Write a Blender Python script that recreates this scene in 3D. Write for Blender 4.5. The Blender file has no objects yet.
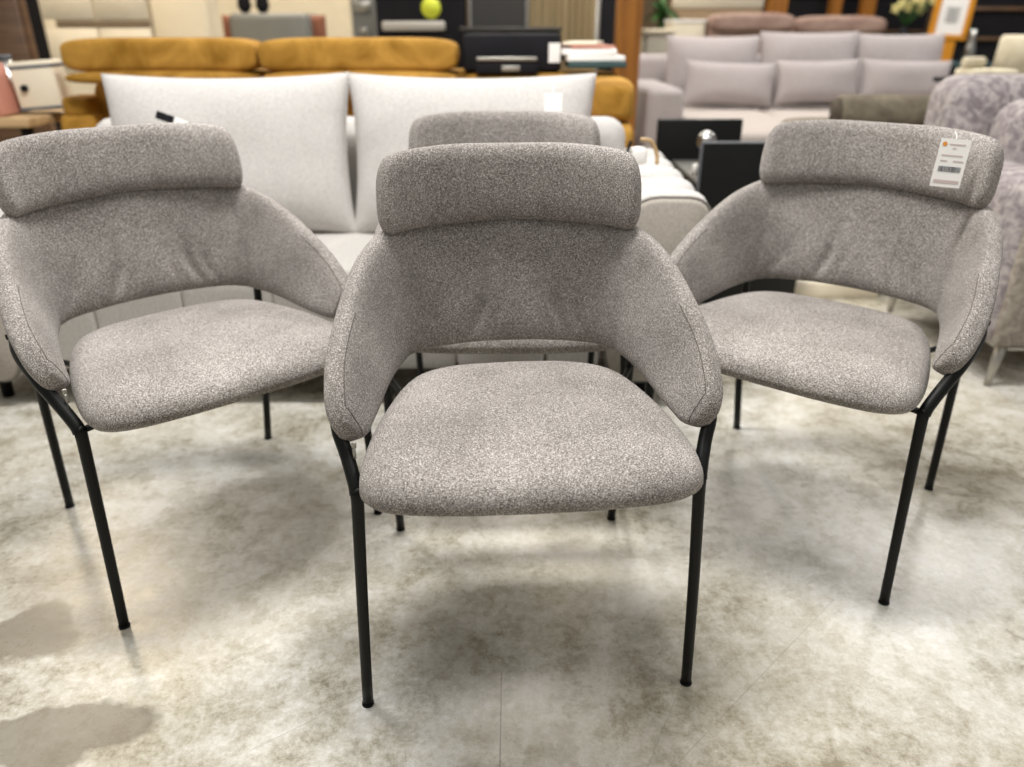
import bpy, bmesh, math, random
from math import sin, cos, pi, radians as R
from mathutils import Vector, Matrix, noise
random.seed(7)
SC = bpy.context.scene
COL = SC.collection

# ---------------------------------------------------------------- camera
FPX = 765.0
PITCH = 25.0
cd = bpy.data.cameras.new('camera'); cam = bpy.data.objects.new('camera', cd); COL.objects.link(cam)
cam.location = (0, 0, 1.0); cam.rotation_euler = (R(90 - PITCH), 0, 0)
cd.sensor_width = 36; cd.sensor_fit = 'HORIZONTAL'; cd.lens = FPX / 1024 * 36
cd.dof.use_dof = True; cd.dof.focus_distance = 1.18; cd.dof.aperture_fstop = 2.3
cd.clip_start = 0.02
SC.camera = cam

# ---------------------------------------------------------------- world and lights
w = bpy.data.worlds.new('world'); SC.world = w; w.use_nodes = True
w.node_tree.nodes['Background'].inputs[0].default_value = (1.0, 0.97, 0.93, 1)
w.node_tree.nodes['Background'].inputs[1].default_value = 0.22
def area(name, loc, sx, sy, power, col=(1, .95, .88), tilt=(0, 0, 0)):
    l = bpy.data.lights.new(name, 'AREA'); l.shape = 'RECTANGLE'; l.size = sx; l.size_y = sy
    l.energy = power; l.color = col
    o = bpy.data.objects.new(name, l); COL.objects.link(o); o.location = loc; o.rotation_euler = tilt
    return o
area('ceiling_lamp', (-.3, 1.55, 3.2), 1.5, .35, 96, (1, .98, .95))
area('ceiling_lamp', (1.9, .4, 3.2), .4, 1.4, 24, (1, .97, .93))
area('ceiling_lamp', (-1.9, .2, 3.2), .4, 1.4, 24, (1, .97, .93))
area('ceiling_lamp', (-3.5, 5.3, 3.6), .9, .5, 70, (1, .84, .62))
area('ceiling_lamp', (0.2, 5.2, 3.6), .25, 1.6, 60, (1, .94, .85))
area('ceiling_lamp', (1.5, 5.0, 3.6), .8, .5, 36, (1, .98, .95))
area('ceiling_lamp', (3.9, 5.6, 3.6), 1.3, .4, 55, (1, .97, .93))
area('ceiling_lamp', (-2.0, 8.2, 3.6), 2.2, .5, 110, (1, .9, .75))
area('ceiling_lamp', (2.4, 8.4, 3.6), 2.2, .5, 50, (1, .92, .8))
SC.view_settings.view_transform = 'Standard'; SC.view_settings.look = 'None'
SC.view_settings.gamma = 1; SC.view_settings.use_curve_mapping = False
SC.view_settings.exposure = 0.35

# ---------------------------------------------------------------- materials
def srgb(h):
    h = h.lstrip('#'); c = [int(h[i:i+2], 16) / 255 for i in (0, 2, 4)]
    return tuple((x / 12.92 if x <= .04045 else ((x + .055) / 1.055) ** 2.4) for x in c) + (1,)
MATS = {}
def newmat(name):
    m = bpy.data.materials.new(name); m.use_nodes = True
    nt = m.node_tree; b = nt.nodes['Principled BSDF']
    return m, nt, b
def N(nt, t, **kw):
    n = nt.nodes.new(t)
    for k, v in kw.items(): setattr(n, k, v)
    return n
def mathn(nt, op, a=None, b=None, c=None, clamp=False):
    n = nt.nodes.new('ShaderNodeMath'); n.operation = op; n.use_clamp = clamp
    for i, v in enumerate((a, b, c)):
        if v is None: continue
        if isinstance(v, (int, float)): n.inputs[i].default_value = v
        else: nt.links.new(v, n.inputs[i])
    return n.outputs[0]
def noise_node(nt, vec, scale, detail=2, rough=.5, scl=None, dist=0):
    if scl:
        mp = N(nt, 'ShaderNodeMapping'); mp.inputs['Scale'].default_value = scl
        nt.links.new(vec, mp.inputs['Vector']); vec = mp.outputs[0]
    n = N(nt, 'ShaderNodeTexNoise'); n.inputs['Scale'].default_value = scale
    n.inputs['Detail'].default_value = detail; n.inputs['Roughness'].default_value = rough
    n.inputs['Distortion'].default_value = dist
    nt.links.new(vec, n.inputs['Vector']); return n.outputs['Fac']
def ramp(nt, fac, stops):
    r = N(nt, 'ShaderNodeValToRGB'); e = r.color_ramp.elements
    e[0].position, e[0].color = stops[0]; e[1].position, e[1].color = stops[-1]
    for p, c in stops[1:-1]:
        x = e.new(p); x.color = c
    nt.links.new(fac, r.inputs[0]); return r.outputs[0]
def mixc(nt, f, a, b, mode='MIX'):
    m = N(nt, 'ShaderNodeMix'); m.data_type = 'RGBA'; m.blend_type = mode
    for i, v in ((0, f), (6, a), (7, b)):
        if isinstance(v, (int, float)): m.inputs[i].default_value = v
        elif isinstance(v, tuple): m.inputs[i].default_value = v
        else: nt.links.new(v, m.inputs[i])
    return m.outputs[2]
def coords(nt): return N(nt, 'ShaderNodeTexCoord').outputs['Object']
def plain(name, hexc, rough=.5, metal=0, var=.0, scale=8, spec=.5):
    m, nt, b = newmat(name); c = srgb(hexc)
    b.inputs['Roughness'].default_value = rough; b.inputs['Metallic'].default_value = metal
    b.inputs['Specular IOR Level'].default_value = spec
    f = noise_node(nt, coords(nt), scale, 3)
    d = tuple(x * (1 - var) for x in c[:3]) + (1,)
    l = tuple(min(1, x * (1 + var)) for x in c[:3]) + (1,)
    nt.links.new(ramp(nt, f, [(.3, d), (.7, l)]), b.inputs['Base Color'])
    return m
def melange(name, dark, mid, light, freq=330, blotch=.06, aniso=3.4, bump=.35, contrast=.12, wt=.62):
    """heathered woven cloth: threads of three tones in both weave directions"""
    m, nt, b = newmat(name); v = coords(nt)
    a = noise_node(nt, v, 1, 2, .6, (freq, freq * aniso, freq * aniso))
    c = noise_node(nt, v, 1, 2, .6, (freq * aniso, freq, freq))
    s = mathn(nt, 'ADD', mathn(nt, 'MULTIPLY', a, wt), mathn(nt, 'MULTIPLY', c, 1 - wt))
    big = noise_node(nt, v, 9, 3)
    s2 = mathn(nt, 'ADD', s, mathn(nt, 'MULTIPLY', mathn(nt, 'SUBTRACT', big, .5), blotch))
    col = ramp(nt, s2, [(.5 - contrast, srgb(dark)), (.5, srgb(mid)), (.5 + contrast, srgb(light))])
    nt.links.new(col, b.inputs['Base Color'])
    b.inputs['Roughness'].default_value = .92; b.inputs['Specular IOR Level'].default_value = .15
    b.inputs['Sheen Weight'].default_value = .1; b.inputs['Sheen Roughness'].default_value = .5
    bp = N(nt, 'ShaderNodeBump'); bp.inputs['Strength'].default_value = bump; bp.inputs['Distance'].default_value = .0012
    nt.links.new(s, bp.inputs['Height']); nt.links.new(bp.outputs[0], b.inputs['Normal'])
    return m
def velvet(name, dark, light, scale=10, sheen=.6, lo=.35, hi=.65):
    m, nt, b = newmat(name); v = coords(nt)
    f = noise_node(nt, v, scale, 5, .6, dist=.6)
    nt.links.new(ramp(nt, f, [(lo, srgb(dark)), (hi, srgb(light))]), b.inputs['Base Color'])
    b.inputs['Roughness'].default_value = .85; b.inputs['Sheen Weight'].default_value = sheen
    b.inputs['Sheen Tint'].default_value = srgb(light)
    b.inputs['Specular IOR Level'].default_value = .2
    return m
def wood(name, dark, light, scl=(2, 2, 30), rough=.5):
    m, nt, b = newmat(name); v = coords(nt)
    f = noise_node(nt, v, 1, 4, .6, scl, dist=.4)
    nt.links.new(ramp(nt, f, [(.3, srgb(dark)), (.7, srgb(light))]), b.inputs['Base Color'])
    b.inputs['Roughness'].default_value = rough
    return m

GREY = melange('grey_melange_fabric', '#292624', '#7b7570', '#e8e2dd', freq=380, aniso=3.2, contrast=.16, blotch=.10)
LINEN = melange('pale_linen', '#a09e9b', '#bebbb8', '#d8d5d1', freq=150, blotch=.03, contrast=.2, bump=.2)
LINEN_SEAT = melange('pale_linen_seat', '#989590', '#b5b1ac', '#cdc9c3', freq=150, blotch=.03, contrast=.2, bump=.2)
PANEL = melange('greige_panel_cloth', '#8d867e', '#aaa39a', '#bdb6ac', freq=150, blotch=.03, contrast=.2, bump=.2)
MAUVE = melange('mauve_grey_cloth', '#938b8b', '#aba3a3', '#bcb4b3', freq=90, contrast=.2, bump=.1)
MAUVE_SEAT = melange('pale_seat_cloth', '#9b928c', '#b3aaa4', '#c2bab4', freq=90, contrast=.2, bump=.1)
AMBER = velvet('mustard_velvet', '#86601d', '#b88c40', 6, .25)
TAUPE = velvet('taupe_cloth', '#625a4e', '#807867', 14, .3)
TAUPE_D = velvet('dark_taupe_cloth', '#463f37', '#5a5248', 14, .2)
FUR = velvet('mottled_velvet', '#80787b', '#b0a8a6', 38, .4, .4, .62)
FUR2 = velvet('mottled_beige_velvet', '#857d74', '#a8a095', 38, .4, .4, .62)
ROSE = velvet('rose_taupe_cloth', '#83695f', '#a58d80', 6, .3)
BLACK = plain('black_powder_coat', '#0a0c0b', .45, var=.05, spec=.25)
BLACKP = plain('black_panel_lacquer', '#0d0e0e', .4, var=.1, spec=.3)
BLACKM = plain('black_matte', '#17161a', .7, var=.2, spec=.2)
CHROME = plain('brushed_metal', '#b9b9b6', .3, 1)
STEEL = plain('satin_steel', '#a9a69e', .4, .8)
WHITE = plain('white_card', '#f4f2ee', .6)
PALEG = plain('pale_grey_plastic', '#b5b1a8', .5)
CREAM = plain('cream_lacquer', '#e6dcc6', .5, var=.04)
CREAM2 = plain('cream_wall_paint', '#d9cdb4', .8, var=.04)
SEAM = plain('dark_seam', '#55504b', .9)
SEAML = plain('grey_seam', '#77736d', .9)
DARKW = wood('dark_walnut', '#4c3521', '#71543a', (3, 3, 60))
ORANGEW = wood('orange_wood', '#7a4a12', '#a96d22', (20, 20, 1.5))
GROOVEW = wood('grooved_oak', '#83724f', '#a8946f', (22, 22, .8))
OAK = wood('oak_top', '#a88a62', '#c9ab80', (1.5, 25, 25))
GREYP = plain('grey_cabinet', '#6f6f6a', .5, var=.05)
DGREY = plain('charcoal_door', '#3a3835', .5, var=.05)
YELLOW = plain('lime_sticker', '#cdd63a', .6)
ORANGE = plain('orange_paint', '#cf8a1c', .5, var=.06)
RED = plain('red_print', '#dc4a3a', .6)
GREEN = plain('leaf_green', '#2f5a22', .6, var=.3, scale=20)
TERRA = plain('terracotta_cloth', '#84543f', .9, var=.1)
CREAMC = velvet('cream_cloth', '#c6bca2', '#ded5bd', 10, .2)
BROWN = plain('brown_box', '#7c6a52', .7, var=.1)
PINK = plain('salmon_print', '#c08674', .6)
TEAL = plain('teal_card', '#2f4a4c', .6)
INK = plain('ink_grey', '#5d6066', .7)
INKL = plain('pale_ink', '#c9b9b4', .7)
LOGO = plain('orange_logo', '#e2953c', .6)

# ---------------------------------------------------------------- mesh helpers
def tag(o, label=None, cat=None, group=None, kind=None):
    if label: o['label'] = label
    if cat: o['category'] = cat
    if group: o['group'] = group
    if kind: o['kind'] = kind
    return o
def obj(name, bm, mat, parent=None, smooth=True):
    me = bpy.data.meshes.new(name); bmesh.ops.recalc_face_normals(bm, faces=bm.faces[:]); bm.to_mesh(me); bm.free()
    for p in me.polygons: p.use_smooth = smooth
    me.materials.append(mat)
    o = bpy.data.objects.new(name, me); COL.objects.link(o)
    if parent: o.parent = parent
    return o
def thing(name, label, cat, loc=(0, 0, 0), rz=0, group=None):
    o = bpy.data.objects.new(name, None); COL.objects.link(o); o.empty_display_size = .1
    o.location = loc; o.rotation_euler = (0, 0, rz); return tag(o, label, cat, group)
def copy_tree(o, parent=None):
    c = o.copy(); COL.objects.link(c)
    if parent: c.parent = parent
    for ch in list(o.children): copy_tree(ch, c)
    return c
def spline(P, n):
    """Catmull-Rom through P (tuples), n samples"""
    P = [Vector(p) for p in P]; m = len(P) - 1; out = []
    for i in range(n):
        t = i / (n - 1) * m; k = min(int(t), m - 1); f = t - k
        p0 = P[k - 1] if k > 0 else P[0] * 2 - P[1]; p1 = P[k]; p2 = P[k + 1]
        p3 = P[k + 2] if k + 2 <= m else P[m] * 2 - P[m - 1]
        out.append(.5 * ((2 * p1) + (p2 - p0) * f + (2 * p0 - 5 * p1 + 4 * p2 - p3) * f * f + (3 * p1 - p0 - 3 * p2 + p3) * f ** 3))
    return out
def loft(bm, rings, closed_ring=True, cap=True):
    vs = [[bm.verts.new(p) for p in r] for r in rings]; n = len(rings[0])
    for a, b in zip(vs, vs[1:]):
        for i in range(n if closed_ring else n - 1):
            j = (i + 1) % n; bm.faces.new((a[i], a[j], b[j], b[i]))
    if cap:
        for r in (vs[0], vs[-1]):
            c = bm.verts.new(sum((v.co for v in r), Vector()) / n)
            for i in range(n): bm.faces.new((r[i], r[(i + 1) % n], c))
    return bm
def sp(x, e): return math.copysign(abs(x) ** e, x)
def tube(path, r, seg=10, bm=None, closed=False):
    bm = bm or bmesh.new(); path = [Vector(p) for p in path]; rings = []; up = None
    rr = r if isinstance(r, (list, tuple)) else [r] * len(path)
    for i, p in enumerate(path):
        t = (path[min(i + 1, len(path) - 1)] - path[max(i - 1, 0)]).normalized()
        if up is None: up = t.orthogonal().normalized()
        up = (up - t * up.dot(t)).normalized(); s = t.cross(up)
        rings.append([p + (up * cos(a) + s * sin(a)) * rr[i] for a in [2 * pi * k / seg for k in range(seg)]])
    return loft(bm, rings)
def rbox(size, r=.02, seg=3, loc=(0, 0, 0), rot=None, bm=None):
    b2 = bmesh.new(); bmesh.ops.create_cube(b2, size=1)
    for v in b2.verts: v.co = Vector((v.co.x * size[0], v.co.y * size[1], v.co.z * size[2]))
    if r > 0: bmesh.ops.bevel(b2, geom=b2.edges[:] , offset=min(r, min(size) * .49), segments=seg, profile=.5, affect='EDGES')
    M = Matrix.Translation(loc) @ (rot.to_4x4() if rot else Matrix.Identity(4))
    b2.transform(M)
    if bm is None: return b2
    me = bpy.data.meshes.new('t'); b2.to_mesh(me); b2.free(); bm.from_mesh(me); bpy.data.meshes.remove(me); return bm
def puff(size, loc=(0, 0, 0), e=.5, n=28, rot=None, crease=None, ez=None):
    """soft upholstered block: superellipsoid with squarish section; e small = boxier"""
    bm = bmesh.new(); rings = []; ez = ez or e
    for i in range(1, n):
        ph = -pi / 2 + pi * i / n; row = []
        for k in range(2 * n):
            th = 2 * pi * k / (2 * n)
            p = Vector((sp(cos(ph), ez) * sp(cos(th), e) * size[0] / 2, sp(cos(ph), ez) * sp(sin(th), e) * size[1] / 2, sp(sin(ph), ez) * size[2] / 2))
            if crease: p = crease(p)
            row.append(p)
        rings.append(row)
    loft(bm, rings)
    bm.transform(Matrix.Translation(loc) @ (rot.to_4x4() if rot else Matrix.Identity(4)))
    return bm
def pillow(wd, ht, th, n=30, pinch=.05, wr=.006, seed=0, sag=.0):
    """loose cushion standing in XZ, thickness along Y, pinched corners, soft wrinkles"""
    bm = bmesh.new(); rows = []
    for side in (-1, 1):
        g = []
        for j in range(n + 1):
            v = -1 + 2 * j / n; v = sin(v * pi / 2); r = []
            for i in range(n + 1):
                u = -1 + 2 * i / n; u = sin(u * pi / 2)
                x = u * wd / 2 * (1 - pinch * (1 - v * v) * abs(u) ** 3 * .8)
                z = v * ht / 2 * (1 - pinch * (1 - u * u) * abs(v) ** 3)
                d = ((1 - abs(u) ** 3.2) * (1 - abs(v) ** 3.0)) ** .5
                w_ = noise.noise(Vector((x * 6 + seed, z * 6, side))) * wr * d * 2
                z -= sag * (1 - u * u) * (v > 0) * v
                edge = max(abs(u), abs(v)); w_ += wr * 1.2 * (edge > .7) * noise.noise(Vector((x * 25 + seed, z * 25, side))) * d
                r.append(Vector((x, side * th / 2 * d + w_ * side, z)))
            g.append([bm.verts.new(p) for p in r])
        rows.append(g)
    for s, g in enumerate(rows):
        for j in range(n):
            for i in range(n):
                q = (g[j][i], g[j][i + 1], g[j + 1][i + 1], g[j + 1][i])
                bm.faces.new(q if s == 0 else q[::-1])
    bmesh.ops.remove_doubles(bm, verts=bm.verts[:], dist=.0004)
    return bm
def place(o, loc, rot=(0, 0, 0)):
    o.location = loc; o.rotation_euler = rot; return o

# ---------------------------------------------------------------- the setting
def make_floor():
    m, nt, b = newmat('polished_concrete'); v = coords(nt)
    big = noise_node(nt, v, 2.2, 8, .66, dist=.3)
    mid = noise_node(nt, v, 15, 8, .72, dist=.2)
    fine = noise_node(nt, v, 70, 8, .8)
    s = mathn(nt, 'ADD', mathn(nt, 'MULTIPLY', big, .42), mathn(nt, 'ADD', mathn(nt, 'MULTIPLY', mid, .28), mathn(nt, 'MULTIPLY', fine, .30)))
    col = ramp(nt, s, [(.41, srgb('#7c7565')), (.465, srgb('#a5a092')), (.52, srgb('#bfbcb3')), (.585, srgb('#d8d7d3'))])
    warm = noise_node(nt, v, 1.1, 2, .5, (1, 1, 1))
    col = mixc(nt, mathn(nt, 'MULTIPLY', ramp_v(nt, warm, .45, .7), .4), col, srgb('#c9bc9c'))
    # small dark scuffs
    sc = noise_node(nt, v, 24, 5, .7, dist=1.2)
    col = mixc(nt, mathn(nt, 'MULTIPLY', ramp_v(nt, sc, .66, .74), .45), col, srgb('#6e695e'))
    # worn oily stains with their own shapes; soft patches partly paint shade under chairs
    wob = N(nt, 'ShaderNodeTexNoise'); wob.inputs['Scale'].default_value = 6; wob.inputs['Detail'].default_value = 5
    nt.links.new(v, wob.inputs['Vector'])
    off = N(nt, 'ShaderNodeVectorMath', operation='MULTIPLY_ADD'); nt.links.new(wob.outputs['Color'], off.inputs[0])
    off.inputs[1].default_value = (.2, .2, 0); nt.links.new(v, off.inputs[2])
    for (x, y, rx, ry, k) in STAINS_SHADE:
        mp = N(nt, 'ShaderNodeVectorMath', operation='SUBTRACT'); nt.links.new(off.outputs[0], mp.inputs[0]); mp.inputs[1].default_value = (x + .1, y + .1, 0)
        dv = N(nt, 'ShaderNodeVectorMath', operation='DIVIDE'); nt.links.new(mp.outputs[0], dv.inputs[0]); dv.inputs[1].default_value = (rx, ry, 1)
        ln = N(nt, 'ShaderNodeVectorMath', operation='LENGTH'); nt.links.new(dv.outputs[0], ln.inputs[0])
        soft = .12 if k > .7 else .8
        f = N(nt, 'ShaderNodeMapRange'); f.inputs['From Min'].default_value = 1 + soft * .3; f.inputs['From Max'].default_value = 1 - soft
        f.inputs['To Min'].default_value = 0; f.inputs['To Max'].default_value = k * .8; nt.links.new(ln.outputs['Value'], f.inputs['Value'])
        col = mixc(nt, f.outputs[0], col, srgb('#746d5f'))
    # thin straight scratches and one saw cut
    def line(x0, y0, x1, y1, wd, k, c):
        dx, dy = x1 - x0, y1 - y0; L = math.hypot(dx, dy)
        sx = N(nt, 'ShaderNodeSeparateXYZ'); nt.links.new(v, sx.inputs[0])
        a_ = mathn(nt, 'ADD', mathn(nt, 'MULTIPLY', sx.outputs[0], dx / L), mathn(nt, 'ADD', mathn(nt, 'MULTIPLY', sx.outputs[1], dy / L), -(x0 * dx + y0 * dy) / L))
        p_ = mathn(nt, 'ADD', mathn(nt, 'MULTIPLY', sx.outputs[0], -dy / L), mathn(nt, 'ADD', mathn(nt, 'MULTIPLY', sx.outputs[1], dx / L), (x0 * dy - y0 * dx) / L))
        m1 = mathn(nt, 'LESS_THAN', mathn(nt, 'ABSOLUTE', p_), wd)
        m2 = mathn(nt, 'LESS_THAN', mathn(nt, 'ABSOLUTE', mathn(nt, 'SUBTRACT', a_, L / 2)), L / 2)
        return mixc(nt, mathn(nt, 'MULTIPLY', mathn(nt, 'MULTIPLY', m1, m2), k), col, srgb(c))
    for q in SCRATCH: col = line(*q)
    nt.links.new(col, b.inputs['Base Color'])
    rg = N(nt, 'ShaderNodeMapRange'); nt.links.new(mid, rg.inputs['Value']); rg.inputs['To Min'].default_value = .14; rg.inputs['To Max'].default_value = .42
    nt.links.new(rg.outputs[0], b.inputs['Roughness']); b.inputs['Specular IOR Level'].default_value = .45
    bm = bmesh.new(); vs = [bm.verts.new(p) for p in ((-9, -2.5, 0), (9, -2.5, 0), (9, 11, 0), (-9, 11, 0))]; bm.faces.new(vs)
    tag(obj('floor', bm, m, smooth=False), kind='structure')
def ramp_v(nt, f, a, b_):
    r = N(nt, 'ShaderNodeMapRange'); r.inputs['From Min'].default_value = a; r.inputs['From Max'].default_value = b_
    nt.links.new(f, r.inputs['Value']); r.clamp = True; return r.outputs[0]
STAINS_SHADE = [(-.865, 1.06, .08, .075, 1), (-.69, .845, .15, .075, 1), (-.95, 1.22, .06, .04, .5), (-.62, 1.62, .05, .025, .5), (-.3, 1.05, .1, .05, .45), (-.4, 1.45, .16, .1, .45),
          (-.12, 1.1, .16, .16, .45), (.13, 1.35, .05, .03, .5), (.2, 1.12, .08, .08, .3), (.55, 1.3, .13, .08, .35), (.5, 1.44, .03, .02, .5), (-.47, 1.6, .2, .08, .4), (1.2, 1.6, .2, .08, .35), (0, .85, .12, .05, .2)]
SCRATCH = [(-.018, .98, -.018, .6, .0012, .6, '#6b665a'), (-.2, 1.32, -.07, 1.62, .0009, .4, '#7a756a'), (.25, .80, .62, 1.16, .0010, .35, '#857f72'), (.18, .75, .30, .98, .0009, .35, '#857f72'), (-.40, .82, -.24, .93, .0010, .35, '#857f72'), (.6, 1.12, 1.1, 1.3, .001, .25, '#857f72'), (-1.0, 1.2, -.55, 1.25, .001, .3, '#e8e4da')]
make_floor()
bm = rbox((18, .15, 3.8), 0, loc=(0, 11.0, 1.9)); tag(obj('wall_back', bm, plain('dim_store_wall', '#5a4a38', .9, var=.25, scale=1.2), smooth=False), kind='structure')

# ---------------------------------------------------------------- the upholstered armchair
BACK_B = [(0, .150, .475), (.10, .146, .472), (.178, .118, .468), (.216, .03, .462), (.236, -.08, .450), (.250, -.186, .448)]
BACK_T = [(0, .190, .705), (.11, .184, .705), (.195, .160, .695), (.246, .075, .665), (.270, -.03, .615), (.283, -.12, .560), (.276, -.202, .502)]
HEAD_B = [(0, .170, .692), (.10, .158, .690), (.18, .137, .684), (.220, .108, .677)]
HEAD_T = [(0, .188, .820), (.10, .178, .820), (.18, .156, .813), (.219, .132, .801)]
def mirror(P): return [(-x, y, z) for x, y, z in P[:0:-1]] + list(P)
def band(Bp, Tp, thick, nu=90, nv=26, endlen=.04, ez=.55, en=.55, tipk=1.0, fwd=0, wr=None, capn=2.4):
    """padded strip between a lower and an upper curve; round ends"""
    B = spline(mirror(Bp), 400); T = spline(mirror(Tp), 400)
    # arc length resample with denser ends
    mid = [(a + b) / 2 for a, b in zip(B, T)]; L = [0]
    for a, b in zip(mid, mid[1:]): L.append(L[-1] + (b - a).length)
    tot = L[-1]; rings = []; us = []
    for i in range(nu + 1):
        s = -cos(pi * i / nu); s = .55 * s + .45 * (-1 + 2 * i / nu); us.append((s + 1) / 2 * tot)
    def at(arr, s):
        import bisect
        k = min(max(bisect.bisect_left(L, s) - 1, 0), 398); f = (s - L[k]) / max(1e-9, L[k + 1] - L[k]); return arr[k].lerp(arr[k + 1], min(max(f, 0), 1))
    for i, s in enumerate(us):
        s = min(max(s, tot * .0005), tot * .9995)
        b = at(B, s); t = at(T, s); c = (b + t) / 2; hv = (t - b) / 2
        a0 = max(s - .012, 0); a1 = min(s + .012, tot)
        tg = ((at(B, a1) + at(T, a1)) - (at(B, a0) + at(T, a0))).normalized()
        n = hv.cross(tg).normalized()                        # towards the outside of the curve
        d = min(s, tot - s); e = 1.0
        if d < endlen: e = (1 - (1 - d / endlen) ** capn) ** (1 / capn)
        k = max(e, .02); row = []
        for j in range(nv):
            ph = 2 * pi * j / nv
            hz = sp(sin(ph), ez); tz = sp(cos(ph), en)
            p = c + hv * hz * (k ** tipk) + n * (thick / 2) * tz * (.25 + .75 * k if k > .05 else .2) 
            if wr and tz < 0 and k > .9: p += n * wr(p, hz)
            row.append(p)
        rings.append(row)
    bm = bmesh.new(); loft(bm, rings); return bm, rings
def folds(p, hz):
    """shallow creases in the middle of the back cushion"""
    w_ = 0
    for x0, sl, wd, dp in ((-.045, .22, .009, .012), (.075, -.25, .009, .012), (.10, -.3, .005, .005), (-.015, .15, .006, .004), (.045, -.12, .006, .004), (-.12, .4, .010, .005)):
        x = p.x - x0 - sl * (p.z - .56) * 1.6
        w_ += dp * math.exp(-(x / wd) ** 2) * math.exp(-((p.z - .55) / .05) ** 2)
    w_ += .0026 * math.exp(-((abs(p.x) - .186 - .03 * (p.z - .58)) / .004) ** 2) * (p.y > .04)
    return w_
SEATO = [(0, -.328), (.10, -.325), (.190, -.312), (.231, -.287), (.243, -.245), (.237, -.17), (.218, -.07), (.193, .015), (.160, .064), (.10, .090), (0, .095)]
def seat_mesh():
    half = spline([(x, y, 0) for x, y in SEATO], 41)
    ol = half + [Vector((-p.x, p.y, 0)) for p in half[-2:0:-1]]
    c0 = Vector((0, -.11, 0))
    prof = [(.0, .409), (.5, .409), (.85, .409), (.94, .411), (.975, .416), (.993, .423), (1.0, .431), (.995, .441), (.982, .449), (.955, .4565), (.91, .4615), (.83, .4655), (.7, .4685), (.5, .4705), (.25, .4715), (.0, .472)]
    rings = []
    for s, z in prof:
        s = max(s, .01); r = []
        for p in ol:
            q = c0 + (p - c0) * s
            zz = z - .011 * max(0, (-.16 - q.y) / .17) ** 2 * (z > .43) - .004 * max(0, (-.2 - q.y) / .135) ** 2 - .006 * max(0, min(1, (-.12 - q.y) / .15)) * (abs(q.x) / .24) ** 3
            zz += .0012 * noise.noise(Vector((q.x * 9, q.y * 9, 3)))
            r.append(Vector((q.x, q.y, zz)))
        rings.append(r)
    return loft(bmesh.new(), rings), ol
def make_chair():
    t = thing('armchair', 'x', 'chair')
    bm, _ = seat_mesh(); seat = obj('seat', bm, GREY, t)
    bm, rings = band(BACK_B, BACK_T, .042, wr=folds, nu=280, nv=44, endlen=.045)
    back = obj('backrest', bm, GREY, t)
    # stitched seam following the rim of each arm end, on the inner face
    for sgn in (-1, 1):
        rg = rings if sgn > 0 else rings[::-1]
        path = [r[16] for r in rg[-62:-11]] + [rg[-11 + min(k // 2, 4)][17 + k] for k in range(12)]
        obj('seam', tube(path, .0008, 5), SEAM, back)
    bm, rr = band(HEAD_B, HEAD_T, .041, nu=110, nv=32, endlen=.028, ez=.45, en=.8, capn=2.6)
    bm.transform(Matrix.Translation((0, .006, 0)))
    head = obj('headrest', bm, GREY, t)
    hoop = [(.2505, -.228, .395), (.2525, -.220, .408), (.264, -.193, .440), (.278, -.162, .475)]
    Bh = spline(BACK_B[::-1], 30); Th = spline(BACK_T[::-1], 30)
    for k in range(6, 30, 3):
        q = Bh[k].lerp(Th[k], .36); tg = (Bh[min(k + 1, 29)] - Bh[k - 1]); tg.z = 0; tg.normalize(); out = Vector((tg.y, -tg.x, 0))
        if out.dot(q - Vector((0, -.1, q.z))) < 0: out = -out
        hoop.append(tuple(q + out * .031))
    hoop[-1] = (0, hoop[-1][1], hoop[-1][2])
    jn = min(spline(hoop, 120), key=lambda q: abs(q.y - .12) + (q.x < .05))
    for s in (-1, 1):
        f = spline([(s * .2644, -.239, 0), (s * .257, -.238, .2), (s * .250, -.230, .38), (s * .2505, -.228, .400)], 14)
        obj('front_leg', tube(f, [.0086 + .0018 * (k / 13) ** 2 for k in range(14)], 12), BLACK, t)
        rl = spline([(s * .2343, .239, .0), (s * .235, .202, .2), (s * .2345, .170, .42), (s * (.4 * jn.x + .6 * .2345), .155, (jn.z + .42) / 2), (s * jn.x, jn.y, jn.z)], 18)
        obj('rear_leg', tube(rl, .0088, 12), BLACK, t)
        ft = tube([(s * .2644, -.239, 0.0), (s * .2644, -.239, .004)], .0098, 12); obj('foot_cap', ft, BLACKM, [c for c in t.children if c.name.startswith('front_leg')][-1])
        ft = tube([(s * .2343, .239, 0.0), (s * .2343, .239, .004)], .0098, 12); obj('foot_cap', ft, BLACKM, [c for c in t.children if c.name.startswith('rear_leg')][-1])
    hp = spline([(-x, y, z) for x, y, z in hoop] + [(x, y, z) for x, y, z in hoop[-2::-1]], 90)
    obj('frame_hoop', tube(hp, .0104, 12), BLACK, t)
    b = bmesh.new()
    tube([(-.250, -.228, .398), (-.2, -.215, .398), (.2, -.215, .398), (.250, -.228, .398)], .006, 8, b)
    tube([(-.17, .02, .402), (.17, .02, .402)], .006, 8, b)
    tube([(-.17, -.21, .400), (-.17, .02, .402), (-.234, .172, .40)], .006, 8, b); tube([(.17, -.21, .400), (.17, .02, .402), (.234, .172, .40)], .006, 8, b)
    obj('seat_support', b, BLACK, t)
    for s in (-1, 1):
        q = Vector(hoop[5]); obj('bolt', tube([(s * q.x, q.y, q.z), (s * (q.x + .014), q.y - .001, q.z)], .005, 10), BLACKM, t)
    zp = bmesh.new(); rbox((.007, .004, .010), .0012, 2, (-.252, -.198, .459), bm=zp)
    rbox((.005, .002, .016), .001, 2, (-.252, -.201, .447), bm=zp)
    obj('zipper_pull', zp, STEEL, t)['label'] = 'small metal zipper pull under the arm pad'
    return t
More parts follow.
